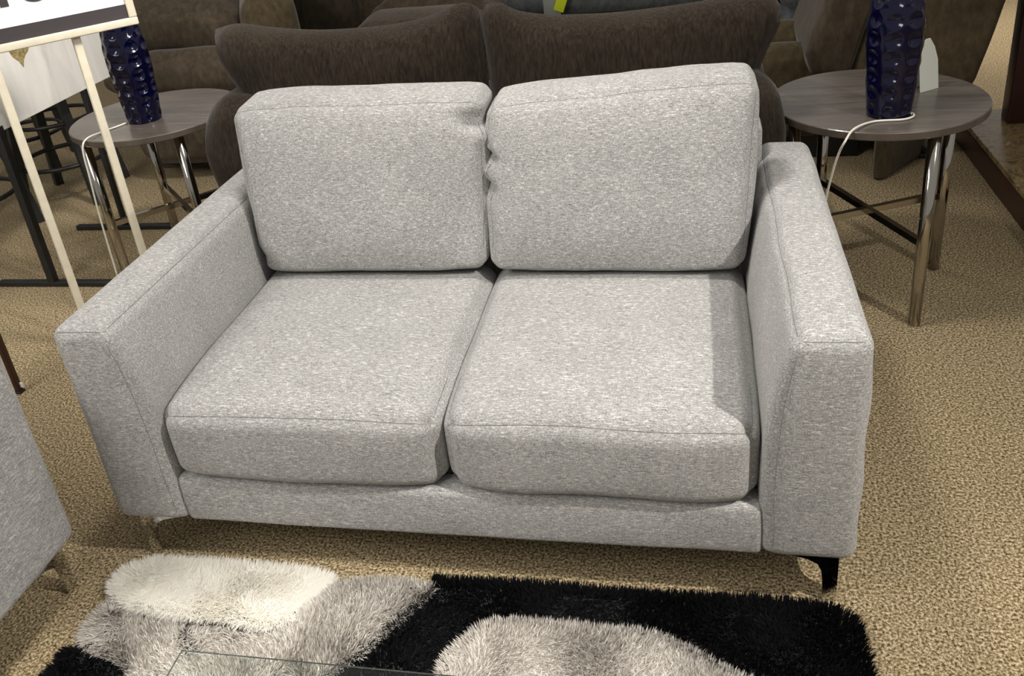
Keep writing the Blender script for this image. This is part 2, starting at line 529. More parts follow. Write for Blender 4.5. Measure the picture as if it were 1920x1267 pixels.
L_dents = [(0.93, 0.80, 0.10, 0.10, -0.020, 0.022, -0.012), (0.80, 0.72, 0.14, 0.05, 0.0, -0.010, 0.0), (0.98, 0.60, 0.10, 0.06, 0.010, -0.006, 0.0),
           (-0.97, -0.86, 0.12, 0.10, 0.006, 0.012, 0.006), (0.85, -0.2, 0.22, 0.5, 0.0, 0.012, 0.0)]
R_dents = [(-1.0, 0.32, 0.10, 0.06, 0.016, 0.010, 0.0), (-1.0, -0.02, 0.08, 0.07, 0.012, 0.008, 0.0), (-1.0, 0.15, 0.10, 0.09, -0.014, 0.0, 0.0),
           (-1.0, 0.62, 0.10, 0.14, -0.008, 0.0, 0.0)]
build_sofa('loveseat', 'light grey tweed two-seat loveseat with track arms and chrome bracket legs, behind the shaggy rug', 'loveseat',
           (0, 0, 0), 0, 1.60, [(-0.628, -0.004), (0.002, 0.616)],
           [((-0.612, -0.008), (-0.668, 0.004), 0.892, L_dents, -0.004), ((0.004, 0.618), (0.006, 0.652), 0.893, R_dents, 0.018)])

build_sofa('sofa', 'bluish grey upholstered sofa cut off by the left edge of the photo', 'sofa',
           (-0.866, -0.046 - 1.05, 0), R(90), 2.10, [(-0.76, -0.262), (-0.252, 0.245), (0.255, 0.756)],
           [((-0.756, -0.258), (-0.77, -0.25), 0.89, [], 0.0), ((-0.248, 0.244), (-0.246, 0.25), 0.89, [], 0.0), ((0.254, 0.756), (0.258, 0.775), 0.89, [], 0.0)], 0.97, 0.122)

# ------------------------------------------------------------------ shag rug
def inpoly(P, poly):
    x, y = P[:, 0], P[:, 1]
    ins = np.zeros(len(P), bool)
    n = len(poly); j = n - 1
    for i in range(n):
        xi, yi = poly[i]; xj, yj = poly[j]
        cond = ((yi > y) != (yj > y))
        with np.errstate(divide='ignore', invalid='ignore'):
            xc = (xj - xi) * (y - yi) / (yj - yi + 1e-12) + xi
        ins ^= cond & (x < xc)
        j = i
    return ins

def edge_dir(P, poly):
    """distance to the outline and the outward direction there"""
    best = np.full(len(P), 9.0); D = np.zeros((len(P), 2))
    n = len(poly)
    for i in range(n):
        a = np.array(poly[i]); b = np.array(poly[(i + 1) % n])
        ab = b - a; L2 = (ab @ ab) + 1e-12
        t = np.clip(((P - a) @ ab) / L2, 0, 1)
        q = a + t[:, None] * ab
        d = np.linalg.norm(P - q, axis=1)
        m = d < best
        best[m] = d[m]; D[m] = (q - P)[m] / (d[m, None] + 1e-9)
    return best, D

def smooth_poly(pts, n=6):
    P = [Vector((p[0], p[1], 0)) for p in pts]
    out = []
    m = len(P)
    for i in range(m):
        a, b, c, d = P[i - 1], P[i], P[(i + 1) % m], P[(i + 2) % m]
        for k in range(n):
            t = k / n
            q = 0.5 * ((2 * b) + (c - a) * t + (2 * a - 5 * b + 4 * c - d) * t * t + (3 * b - a - 3 * c + d) * t ** 3)
            out.append((q.x, q.y))
    return out

def field(P, s, seed, k=3):
    r = np.random.default_rng(seed)
    out = np.zeros(len(P))
    for _ in range(k * 4):
        a = r.uniform(0, 2 * np.pi); f = s * r.uniform(0.6, 1.6)
        out += np.sin((P[:, 0] * np.cos(a) + P[:, 1] * np.sin(a)) * f + r.uniform(0, 6.28))
    return out / np.sqrt(k * 2.0)

def pile(name, poly, holes, count_m2, length, width, material, parent, base_h, seed, lean=0.5, edge_lean=0.7, skip=()):
    r = np.random.default_rng(seed)
    xs = [p[0] for p in poly]; ys = [p[1] for p in poly]
    area = (max(xs) - min(xs)) * (max(ys) - min(ys))
    n = int(area * count_m2)
    P = np.stack([r.uniform(min(xs), max(xs), n), r.uniform(min(ys), max(ys), n)], 1)
    m = inpoly(P, poly)
    for h in list(holes) + list(skip): m &= ~inpoly(P, h)
    # the part far under the glass table is never seen close up: thinner pile there
    m &= (P[:, 1] > -0.50) | (r.uniform(0, 1, n) < 0.35)
    P = P[m]; n = len(P)
    d, out = edge_dir(P, poly)
    for h in holes:
        d2, o2 = edge_dir(P, h)
        s = d2 < d; d = np.where(s, d2, d); out[s] = o2[s]
    ang = field(P, 11.0, seed + 1) * 1.6 + field(P, 45.0, seed + 2) * 0.7 + r.normal(0, 0.75, n)
    dirv = np.stack([np.cos(ang), np.sin(ang)], 1)
    e = np.clip(1 - d / 0.035, 0, 1)[:, None]
    dirv = dirv * (1 - e * 0.85) + out * e
    dirv /= np.linalg.norm(dirv, axis=1)[:, None] + 1e-9
    L = length * r.uniform(0.75, 1.15, n) * (1 + 0.10 * field(P, 16.0, seed + 5))
    ln = np.clip(lean * (0.8 + 0.35 * field(P, 22.0, seed + 4)) + r.normal(0, 0.16, n), 0.05, 1.15)
    ln = np.where(d < 0.03, np.maximum(ln, edge_lean * (1 - d / 0.03) * r.uniform(0.6, 1.1, n)), ln)
    side = np.stack([-dirv[:, 1], dirv[:, 0]], 1)
    tw = r.normal(0, 0.9, n)
    sd = side * np.cos(tw)[:, None] + dirv * np.sin(tw)[:, None]
    V = np.zeros((n, 7, 3))
    for k, tt in enumerate((0.0, 0.4, 0.75, 1.0)):
        th = ln * (0.35 + 0.9 * tt)
        hh = L * tt * np.cos(np.clip(th * 0.8, 0, 1.35))
        oo = L * tt * np.sin(np.clip(th * 0.8, 0, 1.35))
        c = np.concatenate([P + dirv * oo[:, None], (base_h * 0.3 + hh)[:, None]], 1)
        w = width * (1.0, 0.95, 0.7, 0.0)[k] / 2
        if k < 3:
            V[:, 2 * k, :2] = c[:, :2] - sd * w; V[:, 2 * k, 2] = c[:, 2]
            V[:, 2 * k + 1, :2] = c[:, :2] + sd * w; V[:, 2 * k + 1, 2] = c[:, 2]
        else:
            V[:, 6] = c
    base = np.arange(n) * 7
    quads = np.stack([np.stack([base, base + 1, base + 3, base + 2], 1), np.stack([base + 2, base + 3, base + 5, base + 4], 1)], 1).reshape(-1, 4)
    tris = np.stack([base + 4, base + 5, base + 6], 1)
    # low mound the tufts grow from
    nb = 7 * n
    bz0 = base_h
    bp = np.array(poly)
    c = bp.mean(0)
    dd, oo = edge_dir(bp, poly)
    mv = [(x, y, bz0) for x, y in poly]
    verts = np.concatenate([V.reshape(-1, 3), np.array(mv)], 0)
    me = bpy.data.meshes.new(name)
    nq, ntr = len(quads), len(tris)
    loops = np.concatenate([quads.ravel(), tris.ravel(), nb + np.arange(len(poly))])
    starts = np.concatenate([np.arange(nq) * 4, nq * 4 + np.arange(ntr) * 3, [nq * 4 + ntr * 3]])
    tot = np.concatenate([np.full(nq, 4), np.full(ntr, 3), [len(poly)]])
    if holes:   # the black field has patches cut out of it: tufts only, the backing carries it
        verts = verts[:nb]; loops = loops[:nq * 4 + ntr * 3]; starts = starts[:-1]; tot = tot[:-1]
    me.vertices.add(len(verts)); me.vertices.foreach_set('co', verts.astype(np.float32).ravel())
    me.loops.add(len(loops)); me.loops.foreach_set('vertex_index', loops.astype(np.int32))
    me.polygons.add(len(starts)); me.polygons.foreach_set('loop_start', starts.astype(np.int32))
    me.polygons.foreach_set('loop_total', tot.astype(np.int32))
    me.update(calc_edges=True); me.validate()
    me.materials.append(material)
    o = bpy.data.objects.new(name, me); COL.objects.link(o)
    o.parent = parent; o['kind'] = 'stuff'
    return o

W_ = smooth_poly([(-0.800, -0.074), (-0.796, -0.045), (-0.765, -0.020), (-0.72, -0.006), (-0.618, -0.008), (-0.431, -0.008), (-0.345, -0.008), (-0.285, -0.026),
                  (-0.300, -0.070), (-0.330, -0.117), (-0.372, -0.150), (-0.425, -0.152), (-0.484, -0.145), (-0.595, -0.147), (-0.692, -0.137), (-0.771, -0.113)], 4)
G_ = smooth_poly([(-0.775, -0.128), (-0.793, -0.175), (-0.786, -0.213), (-0.733, -0.245), (-0.657, -0.275), (-0.610, -0.310), (-0.56, -0.43), (-0.44, -0.52), (-0.32, -0.47),
                  (-0.26, -0.36), (-0.219, -0.268), (-0.155, -0.190), (-0.120, -0.125), (-0.080, -0.066), (-0.060, -0.020), (-0.129, -0.006), (-0.202, -0.008), (-0.270, -0.030),
                  (-0.292, -0.075), (-0.325, -0.127), (-0.370, -0.162), (-0.425, -0.164), (-0.484, -0.157), (-0.595, -0.159), (-0.692, -0.149)], 4)
G2_ = smooth_poly([(0.008, -0.226), (0.014, -0.186), (0.043, -0.138), (0.068, -0.108), (0.118, -0.088), (0.225, -0.086), (0.313, -0.095), (0.400, -0.094), (0.482, -0.122),
                   (0.550, -0.160), (0.612, -0.195), (0.66, -0.28), (0.62, -0.45), (0.42, -0.56), (0.18, -0.52), (0.04, -0.38)], 4)
def rrect(x0, x1, y0, y1, r, n=8):
    out = []
    for cx, cy, a0 in ((x1 - r, y1 - r, 0), (x0 + r, y1 - r, 90), (x0 + r, y0 + r, 180), (x1 - r, y0 + r, 270)):
        for k in range(n + 1):
            a = R(a0 + 90 * k / n)
            out.append((cx + r * math.cos(a), cy + r * math.sin(a)))
    return out
OUT_ = rrect(-0.812, 0.812, -1.16, 0.014, 0.07)
EDGE_ = [[(-0.9, -0.12), (-0.075, -0.03), (-0.065, 0.05), (-0.9, 0.05)], [(-0.9, -0.24), (-0.75, -0.24), (-0.70, -0.05), (-0.9, -0.05)]]
rug = thing('shag_rug', 'shaggy black area rug with raised white and grey blotches in front of the loveseat', 'rug')
link('rug_backing', prism(rrect(-0.795, 0.795, -1.15, -0.012, 0.07), 0.001, 0.010), RUGBACK, rug, False)
setp(pile('white_pile', W_, [], 420000, 0.032, 0.0026, P_WHITE, rug, 0.022, 3, 0.85, 0.6), 'long white pile')
setp(pile('grey_pile', G_, [W_], 260000, 0.026, 0.0022, P_GREY, rug, 0.016, 5, 0.7, 0.5), 'long silver grey pile')
setp(pile('grey_pile', G2_, [], 260000, 0.026, 0.0022, P_GREY, rug, 0.016, 8, 0.7, 0.5), 'long silver grey pile')
setp(pile('black_pile', OUT_, [W_, G_, G2_], 170000, 0.022, 0.0026, P_BLACK, rug, 0.012, 12, 0.6, 0.6, EDGE_), 'long black pile')

# ------------------------------------------------------------------ glass coffee table under the camera
ct = thing('coffee_table', 'clear glass coffee table reaching over the near edge of the shaggy rug', 'coffee table', (0, 0, 0))
gt = link('glass_top', box(-0.243, 0.98, -1.18, -0.547, 0.4468, 0.450), GLASS, ct, False)
gt.data.materials.append(plain('polished_glass_edge', (0.22, 0.23, 0.225), 0.08, 0.7))
for p in gt.data.polygons:
    if abs(p.normal.z) < 0.5: p.material_index = 1
for x in (-0.17, 0.90):
    for y in (-1.10, -0.63):
        link('leg', rod((x, y, 0.012), (x, y, 0.4468), 0.02), CHROME, ct)

# ------------------------------------------------------------------ round end tables
def make_table(name, label, loc, rot):
    t = thing(name, label, 'end table', loc, 0, 'round end tables beside the loveseat')
    top = link('table_top', lathe([(0.0, 0.606), (0.298, 0.606), (0.302, 0.609), (0.302, 0.6275), (0.2995, 0.630), (0.0, 0.630)], 96), TABLEWOOD, t, False)
    top.data.materials.append(TABLEEDGE)
    for p in top.data.polygons:
        if abs(p.normal.z) < 0.3: p.material_index = 1
    for k in range(4):
        a = rot + k * math.pi / 2
        x, y = 0.264 * math.cos(a), 0.264 * math.sin(a)
        link('leg', rod((x, y, 0.0), (x, y, 0.608), 0.0175, 20), CHROME, t)
    for k in range(2):
        a = rot + k * math.pi / 2
        c, s = 0.25 * math.cos(a), 0.25 * math.sin(a)
        link('stretcher', bar((-c, -s, 0.267 + 0.001 * k), (c, s, 0.267 + 0.001 * k), 0.018, 0.020), CHROME, t, False)
    return t
RT = (1.0305, 1.337, 0)
LT = (-1.4385, 1.5067, 0)
make_table('end_table', 'round grey-brown end table with a navy lamp and a pale card on it', RT, R(24.4))
make_table('end_table', 'round grey-brown end table with chrome legs behind the cream sign posts', LT, R(45))

# ------------------------------------------------------------------ blue dimpled lamps
def lamp_radius(t):
    pts = [(0, 0.058), (0.06, 0.061), (0.25, 0.0675), (0.48, 0.0735), (0.62, 0.0735), (0.76, 0.067), (0.88, 0.055), (0.96, 0.041), (1.0, 0.026)]
    for (a, ra), (b, rb_) in zip(pts, pts[1:]):
        if t <= b:
            u = (t - a) / (b - a); u = u * u * (3 - 2 * u)
            return ra + (rb_ - ra) * u
    return pts[-1][1]
LH = 0.415
def lamp_mesh():
    n, m = 176, 190
    V, F = [], []
    rows = 8.4
    for i in range(m + 1):
        t = i / m
        r0_ = lamp_radius(t)
        q = t * rows - 0.05
        row = math.floor(q); fz = q - row - 0.5
        tr = (row + 0.55) / rows
        grow = math.sin(math.pi * min(1, max(0.0, 0.12 + 0.72 * tr)))
        wz, wa = 0.24 + 0.20 * grow, 0.24 + 0.17 * grow
        for k in range(n):
            a = 2 * math.pi * k / n
            fa = ((a / (2 * math.pi) * 8) % 1) - 0.5
            e = (fa / wa) ** 2 + (fz / wz) ** 2
            r = r0_
            if e < 1 and 0.02 < t < 0.95:
                r -= (0.0045 + 0.0040 * grow) * (1 - e) * min(1, r / 0.06)
            V.append((r * math.cos(a), r * math.sin(a), t * LH))
    for i in range(m):
        for k in range(n):
            k2 = (k + 1) % n
            F.append((i * n + k, i * n + k2, (i + 1) * n + k2, (i + 1) * n + k))
    F.append(tuple(range(n))[::-1]); F.append(tuple(m * n + k for k in range(n)))
    return V, F
LM = lamp_mesh()
def make_lamp(label, loc, rz, cordpts):
    t = thing('table_lamp', label, 'lamp', loc, rz, 'navy dimpled lamps on the end tables')
    link('ceramic_body', LM, NAVY, t)
    link('neck', lathe([(0.0, LH - 0.004), (0.027, LH - 0.004), (0.027, LH + 0.008), (0.010, LH + 0.012), (0.009, LH + 0.05), (0.018, LH + 0.052), (0.018, LH + 0.10), (0.0, LH + 0.10)], 24), CHROME, t)
    M = Matrix.Translation(Vector(loc)) @ Matrix.Rotation(rz, 4, 'Z')
    Mi = M.inverted()
    link('power_cord', tube([Mi @ p for p in spline(cordpts, 10)], 0.0032, 8), CORDM, t)
zt = 0.6335
make_lamp('navy dimpled ceramic lamp standing in front of a pale card', (1.036, 1.192, 0.630), R(-90 + 9),
          [(1.080, 1.165, zt), (1.096, 1.178, zt), (1.092, 1.152, zt), (1.06, 1.130, zt), (0.985, 1.122, zt), (0.925, 1.060, zt + 0.003), (0.897, 1.022, 0.615), (0.885, 1.035, 0.575),
          (0.874, 1.05, 0.51), (0.862, 1.07, 0.40), (0.856, 1.09, 0.2), (0.86, 1.13, 0.04), (0.88, 1.20, 0.004), (0.93, 1.32, 0.004)])
make_lamp('navy dimpled ceramic lamp partly hidden by the white sign', (-1.436, 1.432, 0.630), R(-90 + 30),
          [(-1.487, 1.395, zt), (-1.50, 1.36, zt), (-1.525, 1.305, zt), (-1.536, 1.226, zt + 0.003), (-1.543, 1.198, 0.605), (-1.552, 1.198, 0.50), (-1.572, 1.21, 0.36), (-1.60, 1.235, 0.15), (-1.62, 1.26, 0.02), (-1.62, 1.30, 0.004), (-1.56, 1.45, 0.004)])

# white card behind the lamp
cd = thing('tent_card', 'pale folded card standing behind the navy lamp near the marble-topped shelf', 'card', (1.172, 1.405, 0.6305), R(35))
def card_leaf(s):
    prof = [(-0.036, 0), (0.036, 0), (0.036, 0.085), (0.024, 0.125), (0.008, 0.150), (-0.008, 0.150), (-0.024, 0.125), (-0.036, 0.085)]
    n = len(prof); V = []
    for d in (0, 0.0012):
        for (x, z) in prof: V.append((x, s * (0.022 * (1 - z / 0.15) + d), z))
    F = [tuple(range(n)), tuple(range(n, 2 * n))[::-1]] + [(i, (i + 1) % n, n + (i + 1) % n, n + i) for i in range(n)]
    return V, F
link('card_leaf', card_leaf(-1), CARD, cd, False); link('card_leaf', card_leaf(1), CARD, cd, False)

# ------------------------------------------------------------------ sign on two cream posts
d = Vector((0.68, 0.73, 0)).normalized()
Rp = Vector((-1.350, 1.089, 0)); Lp = Rp - d * 0.24
mid = (Rp + Lp) / 2
sg = thing('sign_stand', 'white framed sign with a charcoal band on two cream posts behind the loveseat arm', 'sign', mid, math.atan2(d.y, d.x))
# local x along the sign, local -y towards the viewer
SW, SH, SZ = 0.309, 0.46, 1.014
for x in (-0.12, 0.12):
    link('post', rb(x - 0.0125, x + 0.0125, 0.0, 0.022, 0.012, SZ + 0.08, 0.004), CREAM, sg)
link('foot', rb(-0.16, 0.16, -0.02, 0.042, 0.0, 0.014, 0.004), CREAM, sg)
fw = 0.024
for nm, vf in (('frame_rail', rb(-SW, SW, -0.022, -0.001, SZ, SZ + fw, 0.004)), ('frame_rail', rb(-SW, SW, -0.022, -0.001, SZ + SH - fw, SZ + SH, 0.004)),
               ('frame_stile', rb(-SW, -SW + fw, -0.022, -0.001, SZ + fw, SZ + SH - fw, 0.004)), ('frame_stile', rb(SW - fw, SW, -0.022, -0.001, SZ + fw, SZ + SH - fw, 0.004))):
    link(nm, vf, CREAM, sg)
face = link('sign_face', box(-SW + fw, SW - fw, -0.012, -0.004, SZ + fw, SZ + SH - fw), PAPER, sg, False)
link('charcoal_band', box(-SW + fw, SW - fw, -0.0132, -0.0120, SZ + fw, SZ + fw + 0.042), CHAR, face, False)
def text(body, x, z, size, parent, m):
    cu = bpy.data.curves.new('lettering', 'FONT'); cu.body = body; cu.size = size; cu.extrude = 0.0006
    cu.offset = 0.004; cu.align_x = 'LEFT'
    tmp = bpy.data.objects.new('tmp', cu); COL.objects.link(tmp)
    bpy.context.view_layer.update()
    dg = bpy.context.evaluated_depsgraph_get()
    me = bpy.data.meshes.new_from_object(tmp.evaluated_get(dg))
    bpy.data.objects.remove(tmp)
    me.materials.clear(); me.materials.append(m)
    o = bpy.data.objects.new('lettering', me); COL.objects.link(o); o.parent = parent
    o.location = (x, -0.0128, z); o.rotation_euler = (R(90), 0, 0)
    return o
text('I', -0.062, SZ + 0.128, 0.15, face, CHAR)
text('O', -0.008, SZ + 0.128, 0.13, face, CHAR)

# ------------------------------------------------------------------ white panel on a black stand
pn = thing('display_board', 'white streaked board with a gold leaf motif on a black stand behind the sign', 'board', (-1.97, 1.72, 0))
pb = link('board', rb(-0.012, 0.012, -0.385, 0.42, 0.640, 1.55, 0.003), PANELM, pn)
leaf = [(1.545 + a, b) for a, b in ((0.0, 0.818), (0.012, 0.842), (0.030, 0.858), (0.05, 0.868), (0.07, 0.90), (0.04, 0.96), (-0.02, 0.97), (-0.05, 0.90), (-0.038, 0.868), (-0.014, 0.845))]
n = len(leaf)
lv = [(0.0124, y - 1.72, z) for y, z in leaf] + [(0.0134, y - 1.72, z) for y, z in leaf]
link('gold_leaf', (lv, [tuple(range(n)), tuple(range(n, 2 * n))[::-1]] + [(i, (i + 1) % n, n + (i + 1) % n, n + i) for i in range(n)]), GOLD, pb, False)
for y, w in ((1.33, 0.030), (1.84, 0.020)):
    link('upright', rb(-w / 2, w / 2, y - 1.72 - w / 2, y - 1.72 + w / 2, 0.02, 0.66 if y < 1.4 else 0.645, 0.003), BLACKMETAL, pn)
    link('foot_bar', rb(-0.245, 0.30, y - 1.72 - 0.014, y - 1.72 + 0.014, 0.0, 0.022, 0.004), BLACKMETAL, pn)
link('cross_bar', rb(-0.02, -0.013, -0.39, 0.30, 0.72, 0.75, 0.002), BLACKMETAL, pn)

# ------------------------------------------------------------------ bar stools
def make_stool(label, loc, rz):
    t = thing('bar_stool', label, 'stool', loc, rz, 'black bar stools beyond the white panel')
    H, rtop, rbot = 0.74, 0.15, 0.245
    link('seat', lathe([(0.0, H - 0.02), (0.19, H - 0.02), (0.205, H - 0.005), (0.205, H + 0.03), (0.18, H + 0.05), (0.0, H + 0.055)], 32), BLACKWOOD, t)
    for k in range(4):
        a = math.pi / 4 + k * math.pi / 2
        p = (rbot * math.cos(a), rbot * math.sin(a), 0); q = (rtop * math.cos(a), rtop * math.sin(a), H - 0.02)
        link('leg', bar(p, q, 0.038, 0.038), BLACKWOOD, t, False)
    def at(z):
        return rbot + (rtop - rbot) * z / (H - 0.02)
    for z, rr in ((0.20, 0.011), (0.40, 0.010)):
        ring = [(at(z) * 0.94 * math.cos(2 * math.pi * k / 32), at(z) * 0.94 * math.sin(2 * math.pi * k / 32), z) for k in range(33)]
        link('foot_ring', tube(ring, rr, 8, False), BLACKMETAL, t)
    return t
s0 = make_stool('black bar stool nearest the end table behind the sign posts', (-2.50, 2.255, 0), R(12))
for loc, rz, lab in (((-3.05, 2.66, 0), R(20), 'black bar stool standing farthest back, seen below the white panel'),
                     ((-2.67, 1.78, 0), R(-6), 'black bar stool at the left edge, behind the thick black upright')):
    c = dup(s0, loc, rz); c['label'] = lab

# thin dark red post behind the grey sofa
rp = thing('floor_post', 'thin dark red post with a tiny pale tag at its foot', 'post', (-1.604, 0.642, 0))
link('shaft', rb(-0.009, 0.009, -0.009, 0.009, 0.006, 0.80, 0.003), MAHOG, rp)
link('glide', rb(-0.012, 0.012, -0.012, 0.012, 0.0, 0.008, 0.002), BLACKPLASTIC, rp)
link('tag', rb(0.009, 0.022, 0.0, 0.004, 0.018, 0.036, 0.001), CARD, rp)

# ------------------------------------------------------------------ brown chenille loveseat seen from behind
br = thing('brown_sofa', 'dark brown chenille loveseat with two pillow-top backs, seen from behind the grey loveseat', 'sofa', (-0.12, 1.10, 0))
def edge_curve(pts, n):
    return [(p.x, p.y) for p in spline([(a, b, 0) for a, b in pts], n)]
def resample(pts, n):
    P = [Vector((a, b, 0)) for a, b in pts]
    L = [0]
    for a, b in zip(P, P[1:]): L.append(L[-1] + (b - a).length)
    out = []
    for k in range(n):
        s = L[-1] * k / (n - 1)
        i = 0
        while i < len(L) - 2 and L[i + 1] < s: i += 1
        u = (s - L[i]) / max(1e-9, L[i + 1] - L[i])
        q = P[i].lerp(P[i + 1], u); out.append((q.x, q.y))
    return out
def coons_cushion(bottom, top, left, right, thick, y0, nu=34, nv=22, puff=0.5, lump=0.006, seed=0.0, lean=0.0):
    """puffy cushion in the x-z plane inside four edge curves; thickness along y"""
    B = resample(edge_curve(bottom, 8), nu); T = resample(edge_curve(top, 8), nu)
    Lf = resample(edge_curve(left, 8), nv); Rr = resample(edge_curve(right, 8), nv)
    V, F = [], []
    for s in (-1, 1):
        for j in range(nv):
            v = j / (nv - 1)
            for i in range(nu):
                u = i / (nu - 1)
                x = []
                for c in (0, 1):
                    x.append((1 - v) * B[i][c] + v * T[i][c] + (1 - u) * Lf[j][c] + u * Rr[j][c]
                             - ((1 - u) * (1 - v) * B[0][c] + u * (1 - v) * B[-1][c] + (1 - u) * v * T[0][c] + u * v * T[-1][c]))
                pu, pv = abs(2 * u - 1), abs(2 * v - 1)
                th = ((1 - pu ** 4) ** 0.5 * (1 - pv ** 4) ** 0.5) ** puff
                k = nz((x[0], s * 0.3, x[1]), 6.0, seed) + 0.5 * nz((x[0] * 2.2, s * 0.3, x[1] * 0.6), 12.0, seed + 4)
                V.append((x[0], y0 + s * thick / 2 * th + lean * (x[1] - B[0][1]) + lump * k * th, x[1]))
    o = nu * nv
    for s in (0, 1):
        for j in range(nv - 1):
            for i in range(nu - 1):
                q = (s * o + j * nu + i, s * o + j * nu + i + 1, s * o + (j + 1) * nu + i + 1, s * o + (j + 1) * nu + i)
                F.append(q if s == 0 else q[::-1])
    ring = [j * nu for j in range(nv)]
    b = [i for i in range(nu)] + [j * nu + nu - 1 for j in range(1, nv)] + [(nv - 1) * nu + i for i in range(nu - 2, -1, -1)] + [j * nu for j in range(nv - 2, 0, -1)]
    for k in range(len(b)):
        a, c = b[k], b[(k + 1) % len(b)]
        F.append((c, a, a + o, c + o))
    return V, F
# outlines on the plane about y = 1.18 (x relative to the thing's -0.12)
ox = 0.12
Ltop = [(-0.945 + ox, 0.985), (-0.86 + ox, 0.998), (-0.74 + ox, 0.978), (-0.60 + ox, 0.963), (-0.45 + ox, 0.962), (-0.34 + ox, 0.968), (-0.245 + ox, 0.985), (-0.165 + ox, 1.012), (-0.125 + ox, 1.012), (-0.105 + ox, 0.99)]
Lbot = [(-0.84 + ox, 0.50), (-0.5 + ox, 0.49), (-0.11 + ox, 0.50)]
Llef = [(-0.84 + ox, 0.50), (-0.87 + ox, 0.68), (-0.905 + ox, 0.80), (-0.945 + ox, 0.88), (-0.955 + ox, 0.94), (-0.945 + ox, 0.985)]
Lrig = [(-0.11 + ox, 0.50), (-0.098 + ox, 0.75), (-0.10 + ox, 0.93), (-0.105 + ox, 0.99)]
Rtop = [(-0.095 + ox, 0.985), (-0.075 + ox, 1.008), (-0.03 + ox, 1.005), (0.01 + ox, 0.982), (0.10 + ox, 0.965), (0.20 + ox, 0.960), (0.32 + ox, 0.960), (0.45 + ox, 0.968), (0.58 + ox, 0.980), (0.68 + ox, 0.985), (0.725 + ox, 0.97)]
Rbot = [(-0.085 + ox, 0.50), (0.3 + ox, 0.49), (0.66 + ox, 0.50)]
Rlef = [(-0.085 + ox, 0.50), (-0.092 + ox, 0.75), (-0.098 + ox, 0.93), (-0.095 + ox, 0.985)]
Rrig = [(0.66 + ox, 0.50), (0.67 + ox, 0.68), (0.695 + ox, 0.80), (0.735 + ox, 0.89), (0.74 + ox, 0.94), (0.725 + ox, 0.97)]
link('back_cushion', coons_cushion(Lbot, Ltop, Llef, Lrig, 0.20, 0.10, seed=2.0, puff=0.7), BROWN, br)
link('back_cushion', coons_cushion(Rbot, Rtop, Rlef, Rrig, 0.20, 0.10, seed=5.0, puff=0.7), BROWN, br)
link('back_panel', rb(-0.72, 0.72, 0.03, 0.14, 0.09, 0.62, 0.03, 3), BROWN, br)
link('seat_base', rb(-0.70, 0.70, 0.14, 0.85, 0.09, 0.42, 0.05, 3), BROWN, br)
for sx in (-1, 1):
    def afn(q, u, sx=sx):
        yl = q[1] + 0.43          # local y of the point
        g = (0.046 * math.exp(-((u[2] - 0.45) / 0.4) ** 2) + 0.042 * math.exp(-((u[2] + 0.35) / 0.35) ** 2)) * math.exp(-(max(0, yl - 0.03) / 0.06) ** 2)
        k = nz(q, 6, 3 + sx)
        x = q[0] + sx * g * max(0, sx * u[0]) - 0.02 * sx * max(0, u[1])
        return Vector((x + 0.004 * k, q[1] - 0.02 * (1 - u[2] ** 2) * max(0, -u[1]) + 0.005 * k, q[2]))
    x0, x1 = (0.60, 0.832) if sx > 0 else (-0.86, -0.60)
    link('arm', rb(x0, x1, -0.04, 0.90, 0.09, 0.80, 0.085, 4, (4, 14, 12), afn), BROWN, br)
link('plinth', rb(-0.78, 0.78, 0.08, 0.86, 0.0, 0.09, 0.01), BLACKWOOD, br)
for x0, x1 in ((-0.60, -0.005), (0.005, 0.60)):
    link('seat_cushion', rb(x0, x1, 0.22, 0.92, 0.42, 0.56, 0.06, 4, (5, 5, 3)), BROWN, br)

# ------------------------------------------------------------------ brown recliner (facing away) beyond the end table
rc = thing('recliner', 'olive brown recliner seen from the side beyond the end table', 'recliner', (1.2, 2.3, 0))
def puff_fn(amp, seed=0.0, fr=5.0):
    def fn(q, u):
        k = nz(q, fr, seed)
        return Vector((q[0] * (1 + amp * (1 - u[2] ** 2) * 0.4), q[1] + amp * 0.1 * k, q[2] + amp * (1 - u[0] ** 2) * (1 - u[1] ** 2) * 0.2 * (1 if u[2] > 0 else 0) + amp * 0.06 * k))
    return fn
def raked(xs, y0, y1, rr, seed):
    """padded slab whose left and right edges follow (z, x_left, x_right) stations"""
    z0, z1 = xs[0][0], xs[-1][0]
    def fn(q, u):
        z = (z0 + z1) / 2 + q[2]
        for a, b in zip(xs, xs[1:]):
            if z <= b[0] or b is xs[-1]:
                t = (z - a[0]) / (b[0] - a[0]); xl = a[1] + (b[1] - a[1]) * t; xr = a[2] + (b[2] - a[2]) * t
                break
        k = nz(q, 5, seed)
        return Vector(((xl + xr) / 2 + q[0] / 0.2 * (xr - xl) / 2, q[1] - 0.012 * (1 - u[0] ** 2) * (1 - u[2] ** 2) * (1 if u[1] < 0 else -1) + 0.010 * k, q[2] + 0.006 * k))
    return rbox(0.2, (y1 - y0) / 2, (z1 - z0) / 2, rr, 4, (6, 4, 12), fn, (0, (y0 + y1) / 2, (z0 + z1) / 2))
link('outer_back', raked([(0.28, -0.07, 0.345), (0.36, -0.10, 0.385), (0.70, -0.02, 0.465), (1.02, 0.06, 0.53)], 0.0, 0.62, 0.03, 1.0), OLIVE, rc)
link('back_cushion', raked([(0.40, -0.235, -0.09), (0.50, -0.26, -0.06), (0.74, -0.185, 0.0), (1.05, -0.09, 0.08)], -0.03, 0.60, 0.06, 4.0), TAUPE, rc)
